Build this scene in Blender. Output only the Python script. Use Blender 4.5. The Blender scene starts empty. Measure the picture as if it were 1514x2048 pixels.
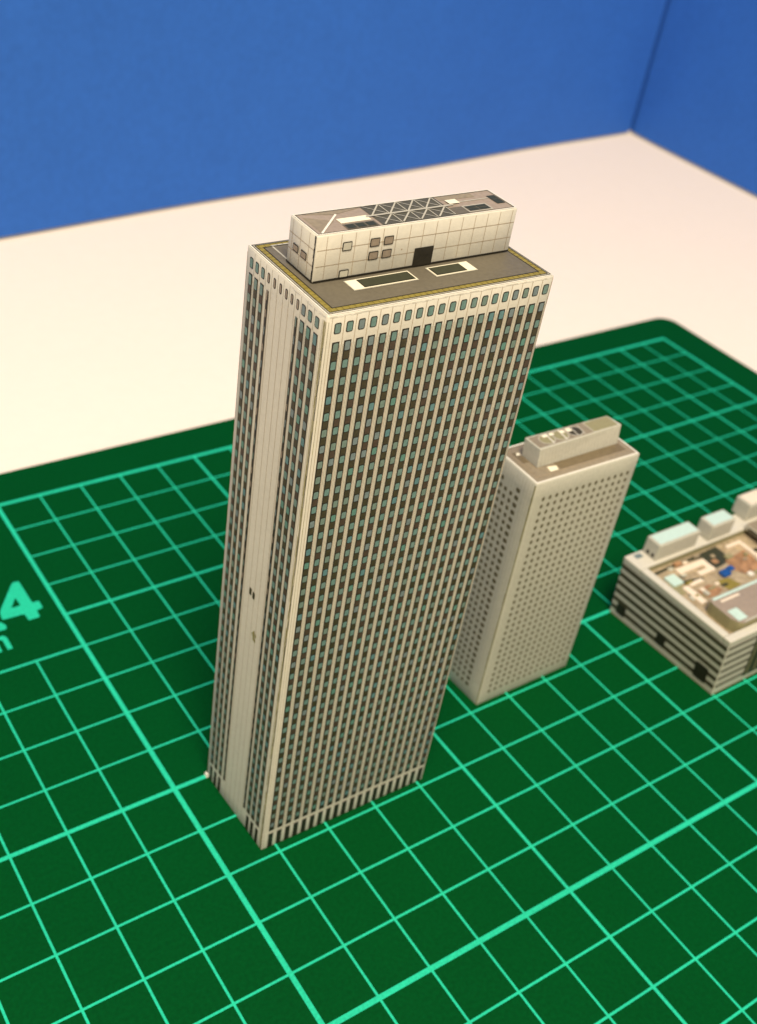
import bpy, bmesh, math, random
from mathutils import Vector, Matrix
random.seed(7)
S = 0.01                      # every measure below is in centimetres; the scene is in metres
scene = bpy.context.scene
C = scene.collection

# ------------------------------------------------------------------ camera
cam_d = bpy.data.cameras.new('camera')
cam = bpy.data.objects.new('camera', cam_d)
C.objects.link(cam)
right = Vector((0.8364220102822486, -0.5354317085400596, 0.11709443285346482))
down = Vector((-0.26096819268157546, -0.5769329718959095, -0.773979294529638))
fwd = Vector((0.48196869518324953, 0.6168153949353294, -0.6222900814203369))
m = Matrix((right, -down, -fwd)).transposed().to_4x4()
m.translation = Vector((-5.977298725091044, -19.96268302644131, 15.918945624819223)) * S
cam.matrix_world = m
cam_d.sensor_fit = 'VERTICAL'
cam_d.sensor_height = 36.0
cam_d.sensor_width = 36.0
cam_d.lens = 2203.674 / 2048 * 36.0
cam_d.shift_x = 99.86 / 2048
cam_d.shift_y = 54.03 / 2048
cam_d.clip_start = 0.01
cam_d.clip_end = 20
cam_d.dof.use_dof = True
cam_d.dof.focus_distance = 13.7 * S
cam_d.dof.aperture_fstop = 38.7 / 1.1
scene.camera = cam

# ------------------------------------------------------------------ light
world = bpy.data.worlds.new('World')
scene.world = world
world.use_nodes = True
bg = world.node_tree.nodes['Background']
bg.inputs[0].default_value = (0.96, 0.90, 0.74, 1)
bg.inputs[1].default_value = 0.42

def area(name, loc, target, size, power, col):
    l = bpy.data.lights.new(name, 'AREA')
    l.shape = 'DISK'
    l.size = size
    l.energy = power
    l.color = col
    o = bpy.data.objects.new(name, l)
    C.objects.link(o)
    o.location = loc
    o.rotation_euler = (Vector(target) - Vector(loc)).to_track_quat('-Z', 'Y').to_euler()
    return o
area('ceiling_lamp', (-0.28, -0.62, 1.22), (0.18, 0.02, 0.0), 0.7, 30.0, (1.0, 0.87, 0.69))

scene.view_settings.view_transform = 'Standard'
scene.view_settings.look = 'None'
scene.view_settings.exposure = 0.0
scene.view_settings.gamma = 1.0
scene.view_settings.use_curve_mapping = False
scene.render.engine = 'CYCLES'
scene.cycles.max_bounces = 6

# ------------------------------------------------------------------ materials
def mat(name, col, rough=0.6, var=0.06, scale=900.0, bump=0.0, spec=0.35, bscale=2500.0, stain=0.0):
    """procedural card / ink: even colour with fine paper grain"""
    mt = bpy.data.materials.new(name)
    mt.use_nodes = True
    nt = mt.node_tree
    N, L = nt.nodes, nt.links
    b = N['Principled BSDF']
    b.inputs['Roughness'].default_value = rough
    b.inputs['Specular IOR Level'].default_value = spec
    tc = N.new('ShaderNodeTexCoord')
    nz = N.new('ShaderNodeTexNoise')
    nz.inputs['Scale'].default_value = scale
    nz.inputs['Detail'].default_value = 3
    L.new(tc.outputs['Object'], nz.inputs['Vector'])
    mr = N.new('ShaderNodeMapRange')
    mr.inputs[1].default_value = 0.3
    mr.inputs[2].default_value = 0.7
    mr.inputs[3].default_value = 1 - var
    mr.inputs[4].default_value = 1 + var
    L.new(nz.outputs[0], mr.inputs[0])
    fac = mr.outputs[0]
    if stain:
        n2 = N.new('ShaderNodeTexNoise')
        n2.inputs['Scale'].default_value = 55
        n2.inputs['Detail'].default_value = 5
        L.new(tc.outputs['Object'], n2.inputs['Vector'])
        m2 = N.new('ShaderNodeMapRange')
        m2.inputs[1].default_value = 0.3
        m2.inputs[2].default_value = 0.7
        m2.inputs[3].default_value = 1 - stain
        m2.inputs[4].default_value = 1 + stain
        L.new(n2.outputs[0], m2.inputs[0])
        mu = N.new('ShaderNodeMath')
        mu.operation = 'MULTIPLY'
        L.new(fac, mu.inputs[0])
        L.new(m2.outputs[0], mu.inputs[1])
        fac = mu.outputs[0]
    vm = N.new('ShaderNodeVectorMath')
    vm.operation = 'SCALE'
    vm.inputs[0].default_value = col
    L.new(fac, vm.inputs['Scale'])
    L.new(vm.outputs[0], b.inputs['Base Color'])
    if bump:
        n3 = N.new('ShaderNodeTexNoise')
        n3.inputs['Scale'].default_value = bscale
        n3.inputs['Detail'].default_value = 2
        L.new(tc.outputs['Object'], n3.inputs['Vector'])
        bp = N.new('ShaderNodeBump')
        bp.inputs['Strength'].default_value = bump
        bp.inputs['Distance'].default_value = 0.0001
        L.new(n3.outputs[0], bp.inputs['Height'])
        L.new(bp.outputs[0], b.inputs['Normal'])
    return mt

M = {}
M['table'] = mat('white_table_sheet', (0.88, 0.755, 0.625), 0.55, 0.01, 300, 0.05, 0.3, 900)
M['green'] = mat('green_mat_vinyl', (0.0002, 0.055, 0.010), 0.6, 0.12, 1500, 0.25, 0.035, 3500, 0.03)
M['mint'] = mat('mint_print', (0.016, 0.50, 0.29), 0.6, 0.16, 2200, 0.2, 0.15, 3500, 0.06)
M['blue'] = mat('blue_card', (0.026, 0.125, 0.47), 0.75, 0.055, 420, 0.3, 0.25, 1200, 0.03)
M['card'] = mat('cream_card', (0.575, 0.540, 0.445), 0.5, 0.035, 1500, 0.15, 0.35, 3000, 0.03)
M['card_edge'] = mat('white_card_edge', (0.74, 0.70, 0.60), 0.6, 0.08, 2000)
M['line'] = mat('brown_line_ink', (0.34, 0.255, 0.16), 0.5, 0.15, 2500)
M['line_soft'] = mat('grey_line_ink', (0.30, 0.27, 0.19), 0.5, 0.15, 2500)
M['black'] = mat('black_ink', (0.018, 0.015, 0.009), 0.5, 0.2, 2500)
M['brown'] = mat('spandrel_brown_ink', (0.040, 0.033, 0.014), 0.5, 0.25, 2500)
M['brown2'] = mat('spandrel_plum_ink', (0.055, 0.036, 0.022), 0.5, 0.25, 2500)
panes = [(0.115, 0.205, 0.180), (0.130, 0.205, 0.180), (0.145, 0.190, 0.190), (0.090, 0.205, 0.165), (0.090, 0.190, 0.195), (0.135, 0.195, 0.160)]
for i, c in enumerate(panes):
    M['pane%d' % i] = mat('teal_pane_ink_%s' % 'abcdef'[i], c, 0.45, 0.14, 2600)
M['pane_brown'] = mat('brown_pane_ink', (0.25, 0.20, 0.145), 0.5, 0.15, 2500)
M['roof'] = mat('roof_grey_ink', (0.130, 0.112, 0.078), 0.5, 0.09, 1800, 0, 0.4, 2500, 0.10)
M['roof2'] = mat('roof_mauve_ink', (0.31, 0.245, 0.185), 0.45, 0.10, 1800, 0, 0.4, 2500, 0.08)
M['olive'] = mat('olive_tile_ink', (0.235, 0.185, 0.035), 0.5, 0.14, 1800)
M['olive_line'] = mat('olive_joint_ink', (0.10, 0.075, 0.014), 0.5, 0.14, 1800)
M['pale'] = mat('pale_cream_ink', (0.80, 0.74, 0.56), 0.5, 0.04, 1800)
M['truss'] = mat('truss_base_ink', (0.080, 0.074, 0.050), 0.5, 0.15, 1800)  # dark grey print behind the pale truss strokes
M['grey'] = mat('light_grey_ink', (0.44, 0.41, 0.33), 0.5, 0.08, 1800)
M['darkgreen'] = mat('dark_green_grey_ink', (0.034, 0.037, 0.020), 0.5, 0.15, 1800)
M['seam'] = mat('olive_seam_glue', (0.24, 0.21, 0.075), 0.45, 0.3, 1600, 0.2)
M['dot'] = mat('dot_brown_ink', (0.105, 0.085, 0.042), 0.5, 0.2, 1800)
M['card2'] = mat('beige_card', (0.455, 0.435, 0.345), 0.55, 0.05, 1500, 0.15, 0.3, 3000, 0.04)
M['card2_line'] = mat('beige_panel_line_ink', (0.31, 0.275, 0.205), 0.55, 0.1, 1500)
M['roof3'] = mat('roof_brown_ink', (0.25, 0.205, 0.14), 0.5, 0.12, 1500, 0, 0.3, 2500, 0.1)
M['roof3d'] = mat('roof_dark_brown_ink', (0.15, 0.115, 0.065), 0.5, 0.12, 1500, 0, 0.3, 2500, 0.1)
M['mintwhite'] = mat('mint_white_ink', (0.50, 0.65, 0.57), 0.5, 0.05, 1500)
M['rose'] = mat('rose_white_ink', (0.76, 0.64, 0.49), 0.5, 0.05, 1500)
M['orange'] = mat('orange_brown_ink', (0.29, 0.16, 0.080), 0.5, 0.35, 700, 0, 0.3, 2500, 0.3)
M['rosebrown'] = mat('rose_brown_ink', (0.33, 0.26, 0.165), 0.5, 0.25, 700, 0, 0.3, 2500, 0.25)
M['deepblue'] = mat('deep_blue_ink', (0.01, 0.07, 0.26), 0.5, 0.2, 1500)
M['olivegrey'] = mat('olive_grey_ink', (0.26, 0.235, 0.12), 0.5, 0.06, 1500)
M['stripe'] = mat('stripe_dark_ink', (0.050, 0.042, 0.022), 0.5, 0.2, 1500)

# ------------------------------------------------------------------ mesh helpers
class MB:
    """collects faces with material slots, built as one mesh object"""
    def __init__(self, warp=None):
        self.v, self.f, self.mi, self.mats, self.warp = [], [], [], [], warp
    def slot(self, key):
        if key not in self.mats:
            self.mats.append(key)
        return self.mats.index(key)
    def face(self, pts, key):
        n = len(self.v)
        self.v += [tuple(p) for p in pts]
        self.f.append(tuple(range(n, n + len(pts))))
        self.mi.append(self.slot(key))
    def box(self, x0, x1, y0, y1, z0, z1, key, top=None, taper=0.0):
        t = taper
        a = [(x0, y0, z0), (x1, y0, z0), (x1, y1, z0), (x0, y1, z0)]
        b = [(x0 + t, y0 + t, z1), (x1 - t, y0 + t, z1), (x1 - t, y1 - t, z1), (x0 + t, y1 - t, z1)]
        n = len(self.v)
        self.v += a + b
        for q, k in (((3, 2, 1, 0), key), ((4, 5, 6, 7), top or key), ((0, 1, 5, 4), key), ((1, 2, 6, 5), key), ((2, 3, 7, 6), key), ((3, 0, 4, 7), key)):
            self.f.append(tuple(n + i for i in q))
            self.mi.append(self.slot(k))
    def build(self, name, parent=None, merge=False, smooth=False):
        me = bpy.data.meshes.new(name)
        w = self.warp
        vs = [tuple(c * S for c in (w(*p) if w else p)) for p in self.v]
        me.from_pydata(vs, [], self.f)
        for k in self.mats:
            me.materials.append(M[k])
        for p, i in zip(me.polygons, self.mi):
            p.material_index = i
            p.use_smooth = smooth
        if merge:
            bm = bmesh.new()
            bm.from_mesh(me)
            bmesh.ops.remove_doubles(bm, verts=bm.verts, dist=1e-6)
            bmesh.ops.recalc_face_normals(bm, faces=bm.faces)
            bm.to_mesh(me)
            bm.free()
        me.update()
        o = bpy.data.objects.new(name, me)
        C.objects.link(o)
        if parent:
            o.parent = parent
        return o

def bevel(o, w, seg=2):
    md = o.modifiers.new('bevel', 'BEVEL')
    md.width = w * S
    md.segments = seg
    md.limit_method = 'ANGLE'
    md.angle_limit = math.radians(50)
    return o

def thing(name, label, cat, group=None):
    o = bpy.data.objects.new(name, None)
    o.empty_display_size = 0.01
    C.objects.link(o)
    o['label'] = label
    o['category'] = cat
    if group:
        o['group'] = group
    return o

def tag(o, label, cat):
    o['label'] = label
    o['category'] = cat
    return o

# planes on which marks are printed: 'F' front (-Y), 'L' left (-X), 'B' back, 'R' right, 'T' top
class Sheet:
    """prints flat marks a hair above one face of a box, cut fine enough to follow its warp"""
    def __init__(self, kind, val):
        self.kind, self.val = kind, val
    def p(self, u, w, lay):
        e = 0.0028 * lay
        k, c = self.kind, self.val
        if k == 'F': return (u, c - e, w)
        if k == 'B': return (u, c + e, w)
        if k == 'L': return (c - e, u, w)
        if k == 'R': return (c + e, u, w)
        return (u, w, c + e)
    def order(self, pts):
        return pts if self.kind in 'FRT' else pts[::-1]
    def rect(self, mb, u0, w0, u1, w1, key, lay=1, step=0.3):
        if u1 < u0: u0, u1 = u1, u0
        if w1 < w0: w0, w1 = w1, w0
        nu = max(1, math.ceil((u1 - u0) / step))
        nw = max(1, math.ceil((w1 - w0) / step))
        for i in range(nu):
            for j in range(nw):
                a, b = u0 + (u1 - u0) * i / nu, u0 + (u1 - u0) * (i + 1) / nu
                c, d = w0 + (w1 - w0) * j / nw, w0 + (w1 - w0) * (j + 1) / nw
                mb.face(self.order([self.p(a, c, lay), self.p(b, c, lay), self.p(b, d, lay), self.p(a, d, lay)]), key)
    def round(self, mb, u0, w0, u1, w1, key, lay=1, r=0.02):
        r = min(r, (u1 - u0) * 0.5, (w1 - w0) * 0.5)
        q = r * 0.3
        pts = [(u0 + r, w0), (u1 - r, w0), (u1 - q, w0 + q), (u1, w0 + r), (u1, w1 - r), (u1 - q, w1 - q), (u1 - r, w1),
               (u0 + r, w1), (u0 + q, w1 - q), (u0, w1 - r), (u0, w0 + r), (u0 + q, w0 + q)]
        mb.face(self.order([self.p(a, b, lay) for a, b in pts]), key)
    def poly(self, mb, pts, key, lay=1):
        mb.face(self.order([self.p(a, b, lay) for a, b in pts]), key)
    def stroke(self, mb, a, b, wd, key, lay=1):
        a, b = Vector(a), Vector(b)
        d = (b - a).normalized()
        n = Vector((-d.y, d.x)) * wd / 2
        self.poly(mb, [tuple(a - n), tuple(b - n), tuple(b + n), tuple(a + n)], key, lay)
    def frame(self, mb, u0, w0, u1, w1, t, key, lay=1):
        self.rect(mb, u0, w0, u1, w0 + t, key, lay)
        self.rect(mb, u0, w1 - t, u1, w1, key, lay)
        self.rect(mb, u0, w0 + t, u0 + t, w1 - t, key, lay)
        self.rect(mb, u1 - t, w0 + t, u1, w1 - t, key, lay)

# ------------------------------------------------------------------ the setting
t = MB()
t.face([(-60, -60, -.2), (60, -60, -.2), (60, 40, -.2), (-60, 40, -.2)], 'table')
o = t.build('tabletop')
o['kind'] = 'structure'

# folded blue card standing on the table
bx, by = 36.55, 16.01
dirl = Vector((36.55 - 4.96, 16.01 - 13.67)).normalized()
pts = []
for k in range(0, 41):
    s = 75 * (1 - k / 40)
    wob = 0.10 * math.sin(s * 0.33) * min(1, s / 8)
    p = Vector((bx, by)) - dirl * s
    pts.append((p.x + dirl.y * wob, p.y + wob))
pts[-1] = (bx - .16, by - .01)
pts.append((bx + .08, by + .26))  # recessed groove added at the fold so the crease shades to a dark line
pts.append((bx + .14, by + .20))
pts.append((bx + .04, by - .10))
for k in range(1, 31):
    s = 55 * k / 30
    pts.append((bx - 0.023 * s, by - s - 0.1))
zs = [-.07, 2, 5, 9, 14, 20, 30, 42]
bk = MB()
n = len(pts)
for j, z in enumerate(zs):
    for i, (x, y) in enumerate(pts):
        bk.v.append((x, y, z))
for j in range(len(zs) - 1):
    for i in range(n - 1):
        a = j * n + i
        bk.f.append((a, a + 1, a + n + 1, a + n))
        bk.mi.append(bk.slot('blue'))
o = bk.build('blue_backdrop', smooth=False)
sd = o.modifiers.new('thickness', 'SOLIDIFY')
sd.thickness = 0.05 * S
sd.offset = -1
tag(o, 'folded blue card standing as a two sided backdrop behind the green mat', 'backdrop')

# ------------------------------------------------------------------ cutting mat
mat_t = thing('cutting_mat', 'green self healing cutting mat with mint grid lines and rounded corner', 'cutting mat')
X0, X1, Y0, Y1, R_ = -7.3, 23.36, -21.6, 1.17, 0.55
out = []
for cx, cy, a0 in ((X1 - R_, Y0 + R_, -90), (X1 - R_, Y1 - R_, 0), (X0 + R_, Y1 - R_, 90), (X0 + R_, Y0 + R_, 180)):
    for k in range(9):
        a = math.radians(a0 + k * 90 / 8)
        out.append((cx + R_ * math.cos(a), cy + R_ * math.sin(a)))
mb = MB()
mb.face([(x, y, 0) for x, y in out], 'green')
mb.face([(x, y, -.2) for x, y in out][::-1], 'green')
for i in range(len(out)):
    a, b = out[i], out[(i + 1) % len(out)]
    mb.face([(*a, -.2), (*b, -.2), (*b, 0), (*a, 0)], 'green')
o = mb.build('mat_sheet', mat_t, merge=True)
bevel(o, 0.03, 2)

T0 = Sheet('T', 0.0)
g = MB()
def wid(n, thick):
    return thick if n else 0.048
cols = {x: 0.041 for x in range(-6, 23)}
for x in (5, 10, 15, 20): cols[x] = 0.06
cols[0] = 0.088
cols[22] = 0.10
cols[-6] = 0.10
rows = {y: 0.041 for y in range(0, -21, -1)}
rows[0] = 0.10
rows[-4] = 0.066
rows[-9] = 0.078
rows[-14] = 0.092
rows[-19] = 0.066
rows[-20] = 0.10
for x, w in cols.items():
    top = 0.05 if x >= 0 else -5 + .04
    if x == -6: top = 0.05
    T0.rect(g, x - w / 2, -20.05, x + w / 2, top, 'mint', 1, 50)
ks = sorted(cols)
for y, w in rows.items():
    # rows are cut between the columns so that nothing lies in the same plane twice
    for a, b in zip(ks[:-1], ks[1:]):
        if a < 0 and -5 < y < 0:
            continue
        T0.rect(g, a + cols[a] / 2, y - w / 2, b - cols[b] / 2, y + w / 2 if y != -5 or a >= 0 else y + .035, 'mint', 1, 50)
g.build('printed_grid', mat_t)

def filled(name, loops, z, key, parent):
    bm = bmesh.new()
    es = []
    for lp in loops:
        vs = [bm.verts.new((x * S, y * S, z * S)) for x, y in lp]
        es += [bm.edges.new((vs[i], vs[(i + 1) % len(vs)])) for i in range(len(vs))]
    bmesh.ops.triangle_fill(bm, edges=es, use_beauty=True, use_dissolve=False, normal=(0, 0, 1))
    me = bpy.data.meshes.new(name)
    bm.to_mesh(me)
    bm.free()
    me.materials.append(M[key])
    o = bpy.data.objects.new(name, me)
    C.objects.link(o)
    o.parent = parent
    return o
def soft(lp, r=0.22):
    outp = []
    n = len(lp)
    for i in range(n):
        p, a, b = Vector(lp[i]), Vector(lp[i - 1]), Vector(lp[(i + 1) % n])
        outp += [tuple(p.lerp(a, r)), tuple(p.lerp(a, r * .35).lerp(b, r * .35)), tuple(p.lerp(b, r))]
    return outp
four = [(-0.62, -2.635), (-0.475, -2.635), (-0.467, -3.385), (-0.324, -3.385), (-0.324, -3.62), (-0.467, -3.64), (-0.475, -3.85), (-0.715, -3.85), (-0.725, -3.635), (-1.18, -3.625), (-1.15, -3.38)]
tri = [(-0.719, -3.095), (-0.704, -3.362), (-0.90, -3.366)]
filled('printed_numeral', [soft(four, .12), tri], 0.003, 'mint', mat_t)
mm = [(-1.80, -4.47), (-1.80, -4.06), (-1.70, -4.06), (-1.69, -4.10), (-1.62, -4.05), (-1.53, -4.06), (-1.49, -4.11), (-1.42, -4.055), (-1.32, -4.055), (-1.275, -4.13), (-1.275, -4.47), (-1.375, -4.47),
      (-1.375, -4.19), (-1.41, -4.14), (-1.455, -4.15), (-1.485, -4.20), (-1.485, -4.47), (-1.585, -4.47), (-1.585, -4.19), (-1.615, -4.14), (-1.67, -4.16), (-1.695, -4.22), (-1.695, -4.47)]
filled('printed_letter', [mm], 0.003, 'mint', mat_t)
filled('printed_mark', [soft([(-1.36, -3.62), (-1.235, -3.66), (-1.165, -3.80), (-1.20, -3.91), (-1.37, -3.90)], .2)], 0.003, 'mint', mat_t)

# ------------------------------------------------------------------ tall tower
HX0, HX1, HY0, HY1, HH = 0.70, 4.12, -10.85, -8.92, 10.12
base = {(0, 0): (0.722, -10.832), (1, 0): (4.135, -10.878), (0, 1): (0.652, -8.985), (1, 1): (4.08, -9.00)}
topc = {(0, 0): (0.668, -10.833), (1, 0): (4.083, -10.905), (0, 1): (0.728, -8.875), (1, 1): (4.10, -8.93)}
def warp_tower(x, y, z):
    u, v, t_ = (x - HX0) / (HX1 - HX0), (y - HY0) / (HY1 - HY0), z / HH
    tt = max(0.0, min(1.0, t_))
    def mix(c):
        return [sum(c[(i, j)][k] * (u if i else 1 - u) * (v if j else 1 - v) for i in (0, 1) for j in (0, 1)) for k in (0, 1)]
    a, b = mix(base), mix(topc)
    px, py = a[0] + (b[0] - a[0]) * tt, a[1] + (b[1] - a[1]) * tt
    s = math.sin(math.pi * tt)
    uu, vv = max(0, min(1, u)), max(0, min(1, v))
    py += 0.018 * math.sin(math.pi * uu) * s * (1 - 2 * vv)     # the card bows in a little
    px += 0.010 * math.sin(math.pi * vv) * s * (1 - 2 * uu)
    return px, py, z
def card_box(x0, x1, y0, y1, z0, z1, key, warp=None, step=0.3, r=0.02, top=None):
    """closed card box whose folds are rounded, cut in a fine grid so that it can bow"""
    def ticks(a, b):
        n = max(1, math.ceil((b - a - 2 * r) / step))
        return [a] + [a + r + (b - a - 2 * r) * i / n for i in range(n + 1)] + [b]
    tx, ty, tz = ticks(x0, x1), ticks(y0, y1), ticks(z0, z1)
    mb = MB(warp)
    def pt(x, y, z):
        # push the outermost edges in so that the fold reads round
        ex = (x in (x0, x1)) + (y in (y0, y1)) + (z in (z0, z1))
        if ex >= 2:
            q = r * 0.42
            if x == x0: x += q
            elif x == x1: x -= q
            if y == y0: y += q
            elif y == y1: y -= q
            if z == z1: z -= q
        return (x, y, z)
    for i in range(len(tx) - 1):
        for k in range(len(tz) - 1):
            for y, fl in ((y0, 0), (y1, 1)):
                q = [pt(tx[i], y, tz[k]), pt(tx[i + 1], y, tz[k]), pt(tx[i + 1], y, tz[k + 1]), pt(tx[i], y, tz[k + 1])]
                mb.face(q[::-1] if fl else q, key)
    for i in range(len(ty) - 1):
        for k in range(len(tz) - 1):
            for x, fl in ((x0, 1), (x1, 0)):
                q = [pt(x, ty[i], tz[k]), pt(x, ty[i + 1], tz[k]), pt(x, ty[i + 1], tz[k + 1]), pt(x, ty[i], tz[k + 1])]
                mb.face(q[::-1] if fl else q, key)
    for i in range(len(tx) - 1):
        for k in range(len(ty) - 1):
            for z, fl in ((z0, 1), (z1, 0)):
                q = [pt(tx[i], ty[k], z), pt(tx[i + 1], ty[k], z), pt(tx[i + 1], ty[k + 1], z), pt(tx[i], ty[k + 1], z)]
                mb.face(q[::-1] if fl else q, (top or key) if z == z1 else key)
    return mb

tower = thing('paper_skyscraper', 'tall cream paper skyscraper model with teal striped windows and rooftop box', 'paper model')
wall = card_box(HX0, HX1, HY0, HY1, 0.0, HH, 'card', warp_tower).build('wall', tower, merge=True, smooth=True)

F, L_ = Sheet('F', HY0), Sheet('L', HX0)
B_, R2 = Sheet('B', HY1), Sheet('R', HX1)
PITCH, TOPW = 0.1661, 0.2385
fc = [0.8575 + PITCH * i for i in range(20)]                      # window columns of the long sides
wide = [-9.062, -9.206, -9.355]
narrow_top = [-9.502, -9.650, -9.796, -9.937, -10.070, -10.208]
wide2 = [-10.345, -10.494, -10.652]
sc = [(y, 0.078) for y in wide] + [(y, 0.046) for y in narrow_top] + [(y, 0.086) for y in wide2]
pm = MB(warp_tower)           # printed pattern of the walls
rest = MB(warp_tower)         # small windows beyond the hundred largest
win_count = [0]
def pane_key(narrow=False):
    if narrow: return random.choice(['pane_brown', 'pane5', 'pane2'])
    return 'pane%d' % random.choices(range(6), [6, 6, 3, 2, 2, 4])[0]
def strip(sh, c, w, z0, z1, visible, narrow=False):
    o_ = 0.011
    sh.rect(pm, c - w / 2 - o_, z0, c + w / 2 + o_, z1, 'black', 1)
    if narrow:
        sh.rect(pm, c - w / 2 + .004, z0 + .02, c + w / 2 - .004, z1 - .02, 'black', 2)
def window(sh, c, z0, z1, w, key, as_part, framed=False, lay=3):
    if as_part and win_count[0] < 100:
        mb = MB(warp_tower)
        win_count[0] += 1
    else:
        mb = rest
    if framed:
        sh.round(mb, c - w / 2 - .011, z0 - .011, c + w / 2 + .011, z1 + .011, 'black', 1, .022)
        sh.round(mb, c - w / 2 + .002, z0 + .002, c + w / 2 - .002, z1 - .002, key, 2, .014)
    else:
        sh.round(mb, c - w / 2, z0, c + w / 2, z1, key, lay, .016)
    if mb is not rest:
        mb.build('window', tower)

ZT0, ZT1 = 9.880, 10.002           # topmost row
def long_side(sh, seen):
    for i, c in enumerate(fc):
        window(sh, c, ZT0, ZT1, 0.075, pane_key(), seen, True)
        # thin panel joints between the piers
        sh.rect(pm, c + PITCH / 2 - .0035, 9.72, c + PITCH / 2 + .0035, 10.09, 'line', 1)
        strip(sh, c, 0.080, 0.46, 9.764, seen)
        # the two fine lines that run down each pier
        sh.rect(pm, c + .058, 0.46, c + .065, 9.72, 'line', 1)
        if i < 19:
            sh.rect(pm, c + PITCH - .065, 0.46, c + PITCH - .058, 9.72, 'line_soft', 1)
            sh.rect(pm, c + PITCH / 2 - .0045, 0.46, c + PITCH / 2 + .0035, 9.72, 'line_soft', 1)
        # arcade opening at street level
        sh.rect(pm, c - .048, 0.012, c + .048, 0.385, 'black', 1)
        sh.round(pm, c - .036, 0.03, c + .036, 0.375, 'black', 2, .02)
    sh.rect(pm, fc[0] - PITCH / 2 - .006, 0.46, fc[0] - PITCH / 2, 10.09, 'line', 1)
    sh.rect(pm, fc[0] - .062, 0.406, fc[-1] + .062, 0.413, 'line', 1)
    k = 0
    while True:
        zt = (9.752 if k == 0 else 9.506 - TOPW * (k - 1))
        zb = (9.630 if k == 0 else zt - 0.114)
        if zb < 0.47: break
        for i, c in enumerate(fc):
            window(sh, c, zb + .003, zt - .003, 0.070, pane_key(), seen and k < 3)
            sp = zb - 0.125
            if sp > 0.46:
                sh.rect(pm, c - .036, sp + .012, c + .036, zb - .011, random.choice(['brown', 'brown', 'brown2']), 2)
        k += 1
long_side(F, True)
def short_side(sh, seen, cols):
    for i, (c, w) in enumerate(cols):
        nar = w < .06
        window(sh, c, ZT0 + (.01 if nar else 0), ZT1, w * .86, 'pane_brown' if nar else pane_key(), seen, True)
        if i < 11:
            c2 = cols[i + 1][0]
            mid = (c + c2) / 2
            sh.rect(pm, mid - .003, 9.80, mid + .003, 10.09, 'line_soft', 1)
            if 3 <= i <= 7:
                sh.rect(pm, mid - .003, 0.02, mid + .003, 9.80, 'line', 1)
    st = [0, 1, 2, 3, 8, 9, 10, 11]
    for i in st:
        c, w = cols[i]
        nar = w < .06
        ww = w * .9 if not nar else .034
        strip(sh, c, ww, 0.46, 9.80 - (.02 if nar else 0), seen, nar)
        if not nar:
            sh.rect(pm, c - w / 2 - .024, 0.46, c - w / 2 - .019, 9.74, 'line_soft', 1)
            sh.rect(pm, c + w / 2 + .019, 0.46, c + w / 2 + .024, 9.74, 'line_soft', 1)
            sh.rect(pm, c - .042, 0.012, c + .042, 0.385, 'black', 1)
            sh.round(pm, c - .032, 0.03, c + .032, 0.375, 'black', 2, .02)
        else:
            sh.rect(pm, c - w / 2 - .018, 0.46, c - w / 2 - .013, 9.74, 'line', 1)
            sh.rect(pm, c + w / 2 + .013, 0.46, c + w / 2 + .018, 9.74, 'line', 1)
        k = 0
        while True:
            zt = (9.788 if k == 0 else 9.530 - TOPW * (k - 1))
            zb = (9.650 if k == 0 else zt - 0.114)
            if zb < 0.47: break
            window(sh, c, zb, zt, ww * (.93 if not nar else .7), pane_key(nar), seen and k < 1)
            if not nar and zb - .125 > .46:
                sh.rect(pm, c - ww / 2 + .004, zb - .115, c + ww / 2 - .004, zb - .010, random.choice(['brown', 'brown', 'brown2']), 2)
            k += 1
    sh.rect(pm, cols[3][0] - .2, 10.105 - .12, cols[3][0] - .2001, 10.0, 'line', 1)
short_side(L_, True, sc)
long_side(B_, False)
short_side(R2, False, sc)
# two small service openings and the green scuff on the blank band of the left side
L_.round(pm, -9.790, 5.00, -9.728, 5.13, 'brown', 2, .014)
L_.round(pm, -9.885, 4.985, -9.822, 5.115, 'brown', 2, .014)
# worn glue seam down the near corner
random.seed(3)
for i in range(60):
    z0 = 0.02 + i * 0.167
    z1 = min(z0 + 0.167, 10.06)
    a = -10.838 + random.uniform(-.004, .004)
    L_.rect(pm, a, z0, a + .010 + random.uniform(0, .006), z1, 'black' if random.random() < .75 else 'seam', 1)
    L_.rect(pm, -10.818, z0, -10.806 + random.uniform(0, .008), z1, 'seam', 1)
    if random.random() < .8:
        L_.rect(pm, -10.795, z0, -10.788 + random.uniform(-.002, .004), z1, 'seam', 1)
    L_.rect(pm, -10.768, z0, -10.762, z1, 'line_soft', 1)
    F.rect(pm, HX0 + .022, z0, HX0 + .029, z1, 'line_soft' if random.random() < .8 else 'seam', 1)
    F.rect(pm, HX1 - .030, z0, HX1 - .024, z1, 'line_soft', 1)
    L_.rect(pm, -8.945, z0, -8.939, z1, 'line', 1)
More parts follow.
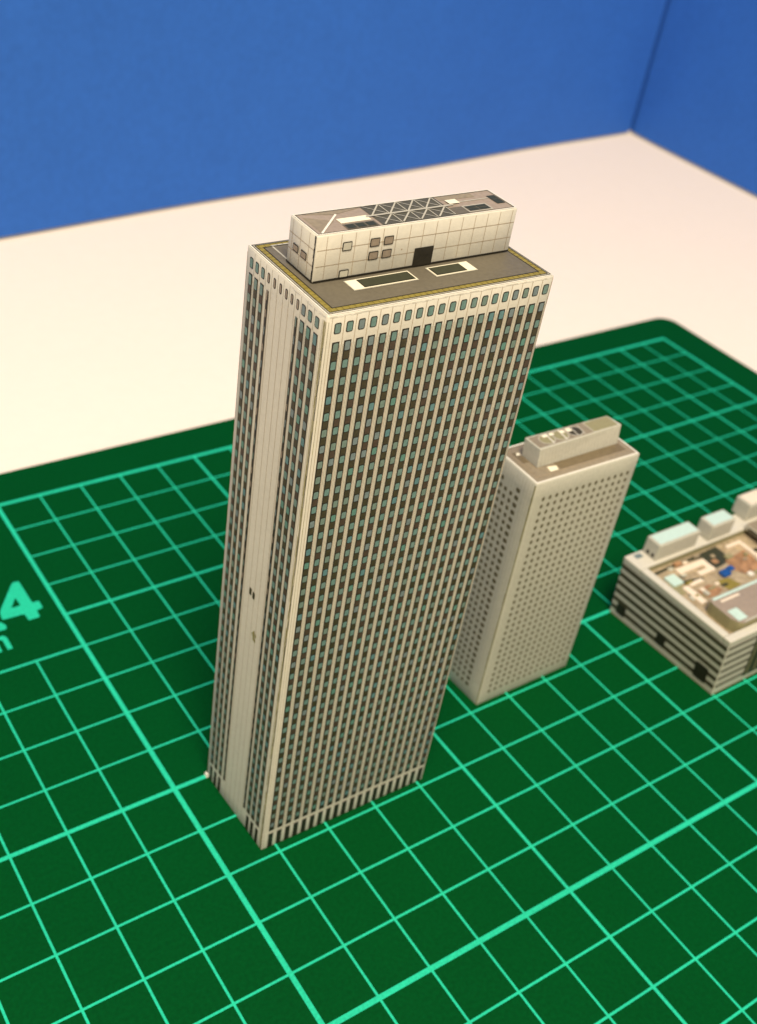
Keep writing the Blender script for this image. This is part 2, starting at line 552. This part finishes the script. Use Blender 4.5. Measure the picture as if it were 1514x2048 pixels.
# fibres showing white where the top folds are worn
for i in range(70):
    u = HX0 + .03 + i * .048
    F.rect(pm, u, 10.086 + random.uniform(0, .012), u + .048, 10.104, 'card_edge' if random.random() < .6 else 'card', 1)
    TT_ = Sheet('T', HH)
    TT_.rect(pm, u, HY0 + .010, u + .048, HY0 + .018 + random.uniform(0, .012), 'card_edge', 1)
for i in range(39):
    u = HY0 + .03 + i * .048
    if i < 16 and random.random() < .8:
        L_.rect(pm, u, 10.075 + random.uniform(0, .02), u + .048, 10.104, 'card_edge', 1)
    Sheet('T', HH).rect(pm, HX0 + .010, u, HX0 + .018 + random.uniform(0, .012), u + .048, 'card_edge', 1)
pm.build('printed_facade', wall)
o = rest.build('window', tower)
o['kind'] = 'stuff'
sm = MB(warp_tower)
for k in range(16):
    yy, zz = -9.975 + random.gauss(0, .022), 4.33 + random.gauss(0, .045)
    r = random.uniform(.008, .022)
    L_.poly(sm, [(yy + r * math.cos(a) * 1.0, zz + r * math.sin(a) * 1.6) for a in [j * math.pi / 4 for j in range(8)]], 'seam', 3 + k * 0.15)
o = sm.build('scuff_mark', wall)
o['label'] = 'small green scuff on the blank band of the side'

cf = MB()
cf.box(.615, .665, -9.04, -8.95, 0.0, .075, 'card_edge', taper=.012)
o = cf.build('paper_tab', wall)
o['label'] = 'little white paper tab poking out at the foot'
# roof of the tower: printed sheet with rim
rf = MB(warp_tower)
TT = Sheet('T', HH)
def ring(sh, mb, x0, x1, y0, y1, t_, key, lay):
    sh.frame(mb, x0, y0, x1, y1, t_, key, lay)
ring(TT, rf, HX0 + .034, HX1 - .034, HY0 + .034, HY1 - .034, .011, 'black', 1)
ring(TT, rf, HX0 + .052, HX1 - .052, HY0 + .052, HY1 - .052, .0035, 'line_soft', 1)
ring(TT, rf, HX0 + .062, HX1 - .062, HY0 + .062, HY1 - .062, .012, 'black', 2)
ring(TT, rf, HX0 + .070, HX1 - .070, HY0 + .070, HY1 - .070, .072, 'olive', 1)
ring(TT, rf, HX0 + .142, HX1 - .142, HY0 + .142, HY1 - .142, .014, 'black', 2)
TT.rect(rf, HX0 + .151, HY0 + .151, HX1 - .151, HY1 - .151, 'roof', 1)
k = HX0 + .10
while k < HX1 - .1:
    for y in (HY0 + .071, HY1 - .071 - .07):
        TT.rect(rf, k, y, k + .005, y + .07, 'olive_line', 2)
    k += .085
k = HY0 + .16
while k < HY1 - .15:
    for x in (HX0 + .071, HX1 - .071 - .07):
        TT.rect(rf, x, k, x + .07, k + .005, 'olive_line', 2)
    k += .085
# pale outline printed near the left back corner
TT.rect(rf, .963, -9.44, .988, -9.035, 'grey', 2)
TT.rect(rf, .988, -9.06, 3.8, -9.035, 'grey', 2)
roof = rf.build('roof', tower)
def skylight(x0, x1, y0, y1, blank_left):
    s = MB(warp_tower)
    TT.rect(s, x0, y0, x1, y1, 'grey', 3)
    TT.rect(s, x0 + .012, y0 + .012, x1 - .012, y1 - .012, 'pale', 4)
    if blank_left:
        TT.rect(s, x0 + .165, y0 + .028, x1 - .028, y1 - .028, 'black', 5)
        TT.rect(s, x0 + .175, y0 + .036, x1 - .036, y1 - .036, 'darkgreen', 6)
    else:
        TT.rect(s, x0 + .028, y0 + .028, x1 - .150, y1 - .028, 'black', 5)
        TT.rect(s, x0 + .036, y0 + .036, x1 - .158, y1 - .036, 'darkgreen', 6)
    s.build('skylight', roof)
skylight(1.335, 2.285, -10.422, -10.168, True)
skylight(2.548, 3.205, -10.428, -10.176, False)

# rooftop plant box
PX0, PX1, PY0, PY1, PZ1 = .925, 3.955, -10.115, -9.495, 10.72
ph = card_box(PX0, PX1, PY0, PY1, HH + .0205, PZ1, 'card', warp_tower, .3, .016)
# dark contact line of the glued foot
PF, PL, PT = Sheet('F', PY0), Sheet('L', PX0), Sheet('T', PZ1)
PR, PB = Sheet('R', PX1), Sheet('B', PY1)
pho = ph.build('rooftop_box', tower, merge=True, smooth=True)
pp = MB(warp_tower)
for sh, a, b in ((PF, PX0, PX1), (PB, PX0, PX1), (PL, PY0, PY1), (PR, PY0, PY1)):
    for z in (10.533, 10.332):
        sh.rect(pp, a + .02, z, b - .02, z + .007, 'line', 1)
    u = a + .145
    while u < b - .03:
        sh.rect(pp, u, HH + .05, u + .006, PZ1 - .015, 'line', 1.4)
        u += .2 if sh in (PF, PB) else .19
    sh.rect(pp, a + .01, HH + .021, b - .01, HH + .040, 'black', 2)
# folded corner, worn dark
for i in range(14):
    z0 = HH + .04 + i * .04
    PL.rect(pp, PY0 + .004, z0, PY0 + .024 + random.uniform(0, .014), z0 + .04, 'black', 2)
def sq(sh, u0, z0, u1, z1, key, nm='window'):
    s = MB(warp_tower)
    sh.round(s, u0, z0, u1, z1, 'black', 3, .012)
    sh.round(s, u0 + .012, z0 + .012, u1 - .012, z1 - .012, key, 4, .008)
    s.build(nm, pho)
sq(PF, 1.293, 10.493, 1.428, 10.606, 'card2')
sq(PF, 1.290, 10.150, 1.428, 10.250, 'card2')
for u, z in ((1.688, 10.492), (1.888, 10.492), (1.688, 10.322), (1.885, 10.322)):
    sq(PF, u, z, u + .142, z + .110, 'pane_brown')
sq(PL, -9.758, 10.348, -9.628, 10.438, 'pane_brown')
sq(PL, -9.948, 10.342, -9.812, 10.436, 'pane_brown')
d = MB(warp_tower)
PF.rect(d, 2.382, 10.142, 2.676, 10.386, 'black', 3)
d.build('door', pho)
PF.round(pp, 2.172, 10.392, 2.190, 10.410, 'line', 2, .008)
# printed top of the box
PT.frame(pp, PX0 + .016, PY0 + .016, PX1 - .016, PY1 - .016, .024, 'card_edge', 2)
PT.frame(pp, PX0 + .034, PY0 + .034, PX1 - .034, PY1 - .034, .010, 'brown', 3)
PT.rect(pp, PX0 + .040, PY0 + .040, PX1 - .040, PY1 - .040, 'roof2', 1)
PT.poly(pp, [(1.02, -10.06), (1.35, -9.80), (1.02, -9.62)], 'roof3', 2)
PT.poly(pp, [(1.05, -9.545), (1.90, -9.545), (1.45, -9.65)], 'roof3', 2.2)
PT.stroke(pp, (1.02, -10.066), (1.47, -9.646), .026, 'card_edge', 3)
PT.rect(pp, 1.885, -10.067, 3.02, -9.543, 'truss', 2)
PT.rect(pp, 1.395, -9.893, 1.83, -9.768, 'pale', 3)
PT.rect(pp, 1.385, -10.06, 1.84, -9.925, 'roof', 3)
for i in range(3):
    PT.rect(pp, 1.405 + i * .145, -10.045, 1.525 + i * .145, -9.945, 'darkgreen', 4)
PT.rect(pp, 1.80, -9.832, 3.13, -9.800, 'grey', 6)
for k in range(4):
    for (y0, y1, a) in ((-9.80, -9.548, 1.90 + k * .272), (-10.063, -9.832, 1.915 + k * .272)):
        PT.stroke(pp, (a, y0), (a + .245, y1), .020, 'grey', 5)
        PT.stroke(pp, (a + .255, y0), (a + .262, y1), .014, 'grey', 4)
        PT.stroke(pp, (a + .01, y1), (a + .235, y0), .011, 'grey', 4.5)
PT.rect(pp, 3.09, -9.795, 3.255, -9.680, 'pale', 7)
PT.rect(pp, 3.255, -9.757, 3.75, -9.737, 'grey', 3)
PT.rect(pp, 3.03, -10.062, 3.21, -9.87, 'roof', 2)
PT.frame(pp, 3.215, -10.052, 3.600, -9.870, .018, 'grey', 3)
PT.rect(pp, 3.240, -10.03, 3.575, -9.89, 'roof', 3)
for i in range(2):
    for j in range(2):
        PT.rect(pp, 3.25 + i * .165, -10.02 + j * .066, 3.40 + i * .165, -9.965 + j * .066, 'darkgreen', 4)
PT.rect(pp, 3.765, -9.93, 3.895, -9.69, 'darkgreen', 3)
PT.rect(pp, 3.765, -9.812, 3.895, -9.806, 'roof', 4)
PT.rect(pp, 3.05, -9.66, 3.60, -9.545, 'roof3', 2)
pp.build('printed_panels', pho)

# ------------------------------------------------------------------ shorter dotted tower
t2 = thing('paper_office_tower', 'shorter beige paper tower model covered in small dark dot windows', 'paper model')
b2b = {(0, 0): (6.222, -9.890), (1, 0): (8.690, -9.870), (0, 1): (6.170, -8.80), (1, 1): (8.66, -8.78)}
b2t = {(0, 0): (6.150, -9.862), (1, 0): (8.605, -9.900), (0, 1): (6.170, -8.748), (1, 1): (8.61, -8.745)}
QX0, QX1, QY0, QY1, QH = 6.15, 8.62, -9.88, -8.76, 5.48
def warp2(x, y, z):
    u, v, tt = (x - QX0) / (QX1 - QX0), (y - QY0) / (QY1 - QY0), max(0, min(1, z / QH))
    def mix(c):
        return [sum(c[(i, j)][k] * (u if i else 1 - u) * (v if j else 1 - v) for i in (0, 1) for j in (0, 1)) for k in (0, 1)]
    a, b = mix(b2b), mix(b2t)
    return a[0] + (b[0] - a[0]) * tt, a[1] + (b[1] - a[1]) * tt, z
wall2 = card_box(QX0, QX1, QY0, QY1, 0, QH, 'card2', warp2, .3, .02).build('wall', t2, merge=True, smooth=True)
F2, L2, R3, B3 = Sheet('F', QY0), Sheet('L', QX0), Sheet('R', QX1), Sheet('B', QY1)
T2 = Sheet('T', QH)
pr2, rest2 = MB(warp2), MB(warp2)
cnt = 0
def dotw(sh, u, z, w, h, part):
    global cnt
    if part and cnt < 100:
        mb = MB(warp2)
        cnt += 1
        sh.round(mb, u - w / 2, z - h / 2, u + w / 2, z + h / 2, 'dot', 1.6, .03)
        mb.build('window', t2)
    else:
        sh.round(rest2, u - w / 2, z - h / 2, u + w / 2, z + h / 2, 'dot', 1.6, .03)
for r in range(31):
    z = 5.105 - r * .1600
    for c in range(14):
        dotw(F2, 6.402 + c * .1562, z, .068, .088, r < 6)
        dotw(B3, 6.402 + c * .1562, z, .068, .088, False)
    for sh, seen in ((L2, True), (R3, False)):
        for y, w in ((-9.502, .10), (-9.352, .072), (-9.205, .072), (-9.073, .072), (-8.93, .072)):
            if r == 0 and y in (-9.352, -9.205):
                continue
            dotw(sh, y, z, w, .088, seen and r < 4 and y > -9.6)
for sh, a, b in ((F2, QX0, QX1), (L2, QY0, QY1), (B3, QX0, QX1), (R3, QY0, QY1)):
    u = a + .09
    while u < b - .04:
        sh.rect(pr2, u, .02, u + .0045, QH - .03, 'card2_line', 1)
        u += .078
for i in range(22):
    z0 = .02 + i * .2465
    L2.rect(pr2, QY0 + .006, z0, QY0 + .026 + random.uniform(0, .012), z0 + .2465, 'seam', 1.2)
pr2.build('printed_facade', wall2)
o = rest2.build('window', t2)
o['kind'] = 'stuff'
rf2 = MB(warp2)
T2.frame(rf2, QX0 + .02, QY0 + .02, QX1 - .02, QY1 - .02, .03, 'card_edge', 1)
T2.rect(rf2, QX0 + .05, QY0 + .05, QX1 - .05, QY1 - .05, 'roof3', 1)
T2.rect(rf2, QX0 + .14, QY0 + .16, QX1 - .14, QY1 - .14, 'line', 2)
T2.rect(rf2, QX0 + .15, QY0 + .17, QX1 - .15, QY1 - .15, 'roof3', 3)
T2.rect(rf2, 6.86, -9.69, 8.44, -9.20, 'roof3d', 4)
T2.rect(rf2, 6.33, -9.30, 6.45, -8.98, 'roof3d', 4)
roof2 = rf2.build('roof', t2)
v = MB(warp2)
T2.poly(v, [(6.625, -9.685), (6.805, -9.69), (6.85, -9.585), (6.66, -9.545)], 'pale', 5)
v.build('roof_hatch', roof2)
v = MB(warp2)
T2.poly(v, [(6.37, -9.07), (6.45, -9.07), (6.46, -9.01), (6.40, -9.0)], 'pale', 5)
v.build('roof_hatch', roof2)
# tapering rooftop box
P2 = MB()
a = [(6.470, -9.495, QH + .01), (8.405, -9.500, QH + .01), (8.41, -9.065, QH + .01), (6.478, -9.070, QH + .01)]
ZB = 5.848
b = [(6.476, -9.452, ZB), (8.455, -9.420, ZB), (8.405, -9.09, ZB), (6.465, -9.050, ZB)]
P2.v = a + b
for q in ((3, 2, 1, 0), (4, 5, 6, 7), (0, 1, 5, 4), (1, 2, 6, 5), (2, 3, 7, 6), (3, 0, 4, 7)):
    P2.f.append(q); P2.mi.append(P2.slot('card2'))
box2 = bevel(P2.build('rooftop_box', t2, merge=True), .012, 2)
T3 = Sheet('T', ZB)
pt2 = MB()
T3.rect(pt2, 6.50, -9.41, 7.78, -9.09, 'roof3', 1)
T3.rect(pt2, 7.80, -9.40, 8.38, -9.11, 'olivegrey', 1)
for cx, rk in ((6.80, 'grey'), (7.12, 'grey'), (7.46, 'darkgreen')):
    N = 20
    o1 = [(cx + .165 * math.cos(2 * math.pi * i / N), -9.25 + .145 * math.sin(2 * math.pi * i / N)) for i in range(N)]
    o2 = [(cx + .145 * math.cos(2 * math.pi * i / N), -9.25 + .125 * math.sin(2 * math.pi * i / N)) for i in range(N)]
    T3.poly(pt2, o1, 'grey', 2)
    T3.poly(pt2, o2, 'olivegrey' if rk == 'grey' else 'stripe', 3)
for cx in (6.86, 7.16, 7.44, 7.60):
    T3.stroke(pt2, (cx - .02, -9.40), (cx + .02, -9.11), .022, 'card_edge' if cx < 7.3 else 'grey', 4)
T3.rect(pt2, 6.76, -9.20, 6.86, -9.13, 'pale', 5)
T3.rect(pt2, 6.92, -9.20, 7.02, -9.13, 'pale', 5)
T3.rect(pt2, 7.15, -9.22, 7.26, -9.14, 'pale', 5)
T3.rect(pt2, 7.30, -9.23, 7.42, -9.13, 'pale', 5)
pt2.build('printed_roof_fans', box2)
# panel joints and the olive fold on the box
pt3 = MB()
for k in range(24):
    u = 6.54 + k * .079
    pt3.face([(u, -9.4995, QH + .03), (u + .005, -9.4995, QH + .03), (u + .005, -9.4545 + .00, ZB - .02), (u, -9.4545, ZB - .02)], 'card2_line')
pt3.build('printed_panels', box2)

# ------------------------------------------------------------------ low striped block
t3 = thing('paper_department_store', 'low paper store model with striped walls and white rooftop boxes, cut by the right edge', 'paper model')
b3b = {(0, 0): (10.955, -11.93), (1, 0): (15.35, -11.90), (0, 1): (10.80, -9.00), (1, 1): (15.3, -8.95)}
b3t = {(0, 0): (10.80, -11.89), (1, 0): (15.30, -11.90), (0, 1): (10.73, -8.92), (1, 1): (15.3, -8.9)}
GX0, GX1, GY0, GY1, GH = 10.80, 15.30, -11.90, -8.92, 1.57
def warp3(x, y, z):
    u, v, tt = (x - GX0) / (GX1 - GX0), (y - GY0) / (GY1 - GY0), max(0, min(1, z / GH))
    def mix(c):
        return [sum(c[(i, j)][k] * (u if i else 1 - u) * (v if j else 1 - v) for i in (0, 1) for j in (0, 1)) for k in (0, 1)]
    a, b = mix(b3b), mix(b3t)
    return a[0] + (b[0] - a[0]) * tt, a[1] + (b[1] - a[1]) * tt, z
wall3 = card_box(GX0, GX1, GY0, GY1, 0, 1.40, 'card2', warp3, .4, .02).build('wall', t3, merge=True)
FF, LL, RR, BB = Sheet('F', GY0), Sheet('L', GX0), Sheet('R', GX1), Sheet('B', GY1)
p3 = MB(warp3)
for sh, a, b in ((LL, GY0, GY1), (FF, GX0, GX1), (RR, GY0, GY1), (BB, GX0, GX1)):
    for k in range(6):
        z = 1.400 - k * .222
        hgt = .118 if sh is not FF else .075
        sh.rect(p3, a + .02, z - hgt, b - .02, z - .004, 'stripe', 1)
    sh.rect(p3, a + .02, .02, b - .02, .035, 'line', 1)
p3.build('printed_bands', wall3)
for y0, y1, z0, z1 in ((-9.345, -9.09, .13, .40), (-10.50, -10.25, .18, .49), (-11.66, -11.33, .14, .56)):
    d = MB(warp3)
    LL.round(d, y0, z0, y1, z1, 'black', 3, .03)
    d.build('entrance', wall3)
d = MB(warp3)
FF.rect(d, 11.72, .16, 13.1, 1.38, 'darkgreen', 3)
for k in range(5):
    FF.rect(d, 11.80 + k * .26, .22, 11.84 + k * .26, 1.32, 'olivegrey', 4)
d.build('glazed_bay', wall3)
# parapet: four lengths butted
pa = MB(warp3)
pw = .19
pa.box(GX0, GX1, GY0, GY0 + pw, 1.400, GH, 'card2', 'card')
pa.box(GX0, GX0 + pw, GY0 + pw, GY1 - .5, 1.400, GH, 'card2', 'card')
pa.box(GX0, GX1, GY1 - .5, GY1, 1.400, GH, 'card2', 'card')
par = bevel(pa.build('parapet', t3), .025, 2)
led = MB(warp3)
Sheet('F', GY1 - .5).rect(led, GX0 + pw + .02, 1.41, GX1 - .04, 1.53, 'olivegrey', 1.5)
Sheet('T', GH).rect(led, 11.0, -9.12, 11.20, -8.99, 'pane2', 1.5)
led.build('printed_ledge', par)
fl = MB(warp3)
TF = Sheet('T', 1.40)
TF.rect(fl, GX0 + pw, GY0 + pw, GX1 - .02, GY1 - .5, 'rosebrown', 1)
TF.poly(fl, [(11.8, -9.50), (13.2, -9.45), (13.2, -9.95), (12.6, -10.0), (12.55, -9.6)], 'darkgreen', 2)
TF.poly(fl, [(13.0, -9.9), (13.9, -9.8), (13.9, -10.4), (13.1, -10.45), (12.9, -10.2)], 'orange', 3)
TF.poly(fl, [(11.6, -10.35), (12.0, -10.30), (12.2, -10.55), (11.9, -10.66), (11.62, -10.6)], 'orange', 3)
TF.poly(fl, [(11.1, -9.5), (12.0, -9.47), (12.0, -9.54), (11.1, -9.58)], 'darkgreen', 3)
TF.poly(fl, [(12.2, -10.3), (12.6, -10.35), (12.7, -10.62), (12.3, -10.66)], 'olive', 3)
TF.poly(fl, [(11.15, -9.95), (11.45, -9.98), (11.35, -10.3), (11.12, -10.3)], 'olivegrey', 3)
TF.poly(fl, [(11.5, -9.95), (12.1, -10.08), (12.0, -10.16), (11.45, -10.05)], 'darkgreen', 3.5)
TF.rect(fl, 13.3, -10.6, 13.8, -10.45, 'olivegrey', 3.5)
roof3 = fl.build('roof', t3)
def block(name, x0, x1, y0, y1, z0, z1, key, top=None, parent=t3, bv=.02, lip=None):
    mb_ = MB()
    mb_.box(x0, x1, y0, y1, z0, z1, key, top)
    o_ = bevel(mb_.build(name, parent), bv, 2)
    if lip:
        l = MB()
        Sheet('T', z1).rect(l, x0 + .05, y0 + .05, x1 - .05, y1 - .05, lip, 1, 9)
        l.build('printed_top', o_)
    return o_
# white screens round the roof garden
mb_ = MB()
mb_.box(11.60, 12.48, -9.82, -9.66, 1.403, 1.47, 'rose')
mb_.box(12.32, 12.48, -10.05, -9.82, 1.403, 1.469, 'rose')
mb_.box(12.0, 12.32, -10.05, -9.93, 1.403, 1.468, 'rose')
bevel(mb_.build('roof_screen', roof3), .01)
mb_ = MB()
mb_.box(13.30, 13.80, -9.66, -9.58, 1.403, 1.49, 'rose')
mb_.box(13.70, 13.80, -10.6, -9.66, 1.403, 1.489, 'rose')
bevel(mb_.build('roof_screen', roof3), .01)
block('roof_screen', 11.30, 11.47, -10.72, -10.16, 1.403, 1.46, 'rose', parent=roof3, bv=.01)
block('roof_screen', 11.55, 11.95, -10.20, -10.10, 1.403, 1.44, 'rose', parent=roof3, bv=.01)
block('roof_hut', 11.17, 11.47, -10.05, -9.74, 1.403, 1.46, 'mintwhite', parent=roof3, bv=.01)
o = block('roof_canopy', 12.46, 12.70, -10.33, -10.14, 1.403, 1.50, 'deepblue', parent=roof3, bv=.03)
o['label'] = 'small blue canopy in the roof garden'
block('roof_canopy', 12.78, 12.95, -10.22, -10.08, 1.403, 1.45, 'deepblue', parent=roof3, bv=.03)
block('roof_hut', 13.05, 13.18, -10.56, -10.44, 1.403, 1.48, 'card_edge', parent=roof3, bv=.02)
block('roof_hut', 12.1, 12.22, -10.42, -10.34, 1.403, 1.45, 'rose', parent=roof3, bv=.02)
random.seed(21)
for k in range(26):
    x, y = random.uniform(11.15, 13.95), random.uniform(-10.65, -9.55)
    w_, d_ = random.uniform(.05, .22), random.uniform(.04, .14)
    block('garden_feature', x, x + w_, y, y + d_, 1.403 + .0025, 1.415 + random.uniform(0, .05),
          random.choice(['rosebrown', 'orange', 'olivegrey', 'darkgreen', 'rose', 'roof3', 'olive', 'card2']), parent=roof3, bv=.008)
# raised terrace at the near corner
tr = MB()
x0, x1, y0, y1 = 11.22, 14.1, -11.69, -10.85
prof = [(x0 + .16, y0), (x1, y0), (x1, y1), (x0 + .10, y1), (x0 + .02, y1 - .05), (x0, y1 - .15), (x0, y0 + .22), (x0 + .06, y0 + .07)]
tr.face([(x, y, 1.70) for x, y in prof], 'roof2')
for i in range(len(prof)):
    a, b = prof[i], prof[(i + 1) % len(prof)]
    tr.face([(*a, 1.403), (*b, 1.403), (*b, 1.70), (*a, 1.70)], 'olivegrey')
ter = tr.build('roof_terrace', t3, merge=True)
TP = Sheet('T', 1.70)
tp = MB()
TP.rect(tp, x0 + .10, y1 - .075, x1, y1 - .01, 'mintwhite', 1, 9)
TP.rect(tp, x0 + .22, y1 - .19, 12.0, y1 - .13, 'rose', 1, 9)
TP.rect(tp, x0 + .22, -11.68, x1, -11.64, 'card2', 1, 9)
TP.rect(tp, 11.32, -11.60, 11.60, -11.28, 'mintwhite', 2, 9)
tp.build('printed_top', ter)
# boxes standing on the back terrace
bA = block('rooftop_box', 11.24, 12.53, -9.35, -8.95, 1.572, 2.0, 'card2', None, t3, .035, 'mintwhite')
d = MB()
for y in (-9.10, -9.24):
    Sheet('L', 11.24).round(d, y - .04, 1.62, y + .04, 1.72, 'black', 1, .03)
d.build('vent', bA)
block('rooftop_box', 12.92, 13.68, -9.37, -8.97, 1.572, 1.99, 'card2', None, t3, .035, 'mintwhite')
block('rooftop_box', 14.36, 15.2, -9.22, -8.78, 1.572, 2.02, 'card2', None, t3, .035, 'rose')
wg = block('rooftop_wing', 14.12, 15.2, -11.86, -9.40, 1.572, 1.72, 'card2', 'roof3', t3, .02)
d = MB()
Sheet('L', 14.12).rect(d, -11.5, 1.60, -9.50, 1.67, 'stripe', 1, 9)
d.build('window_band', wg)
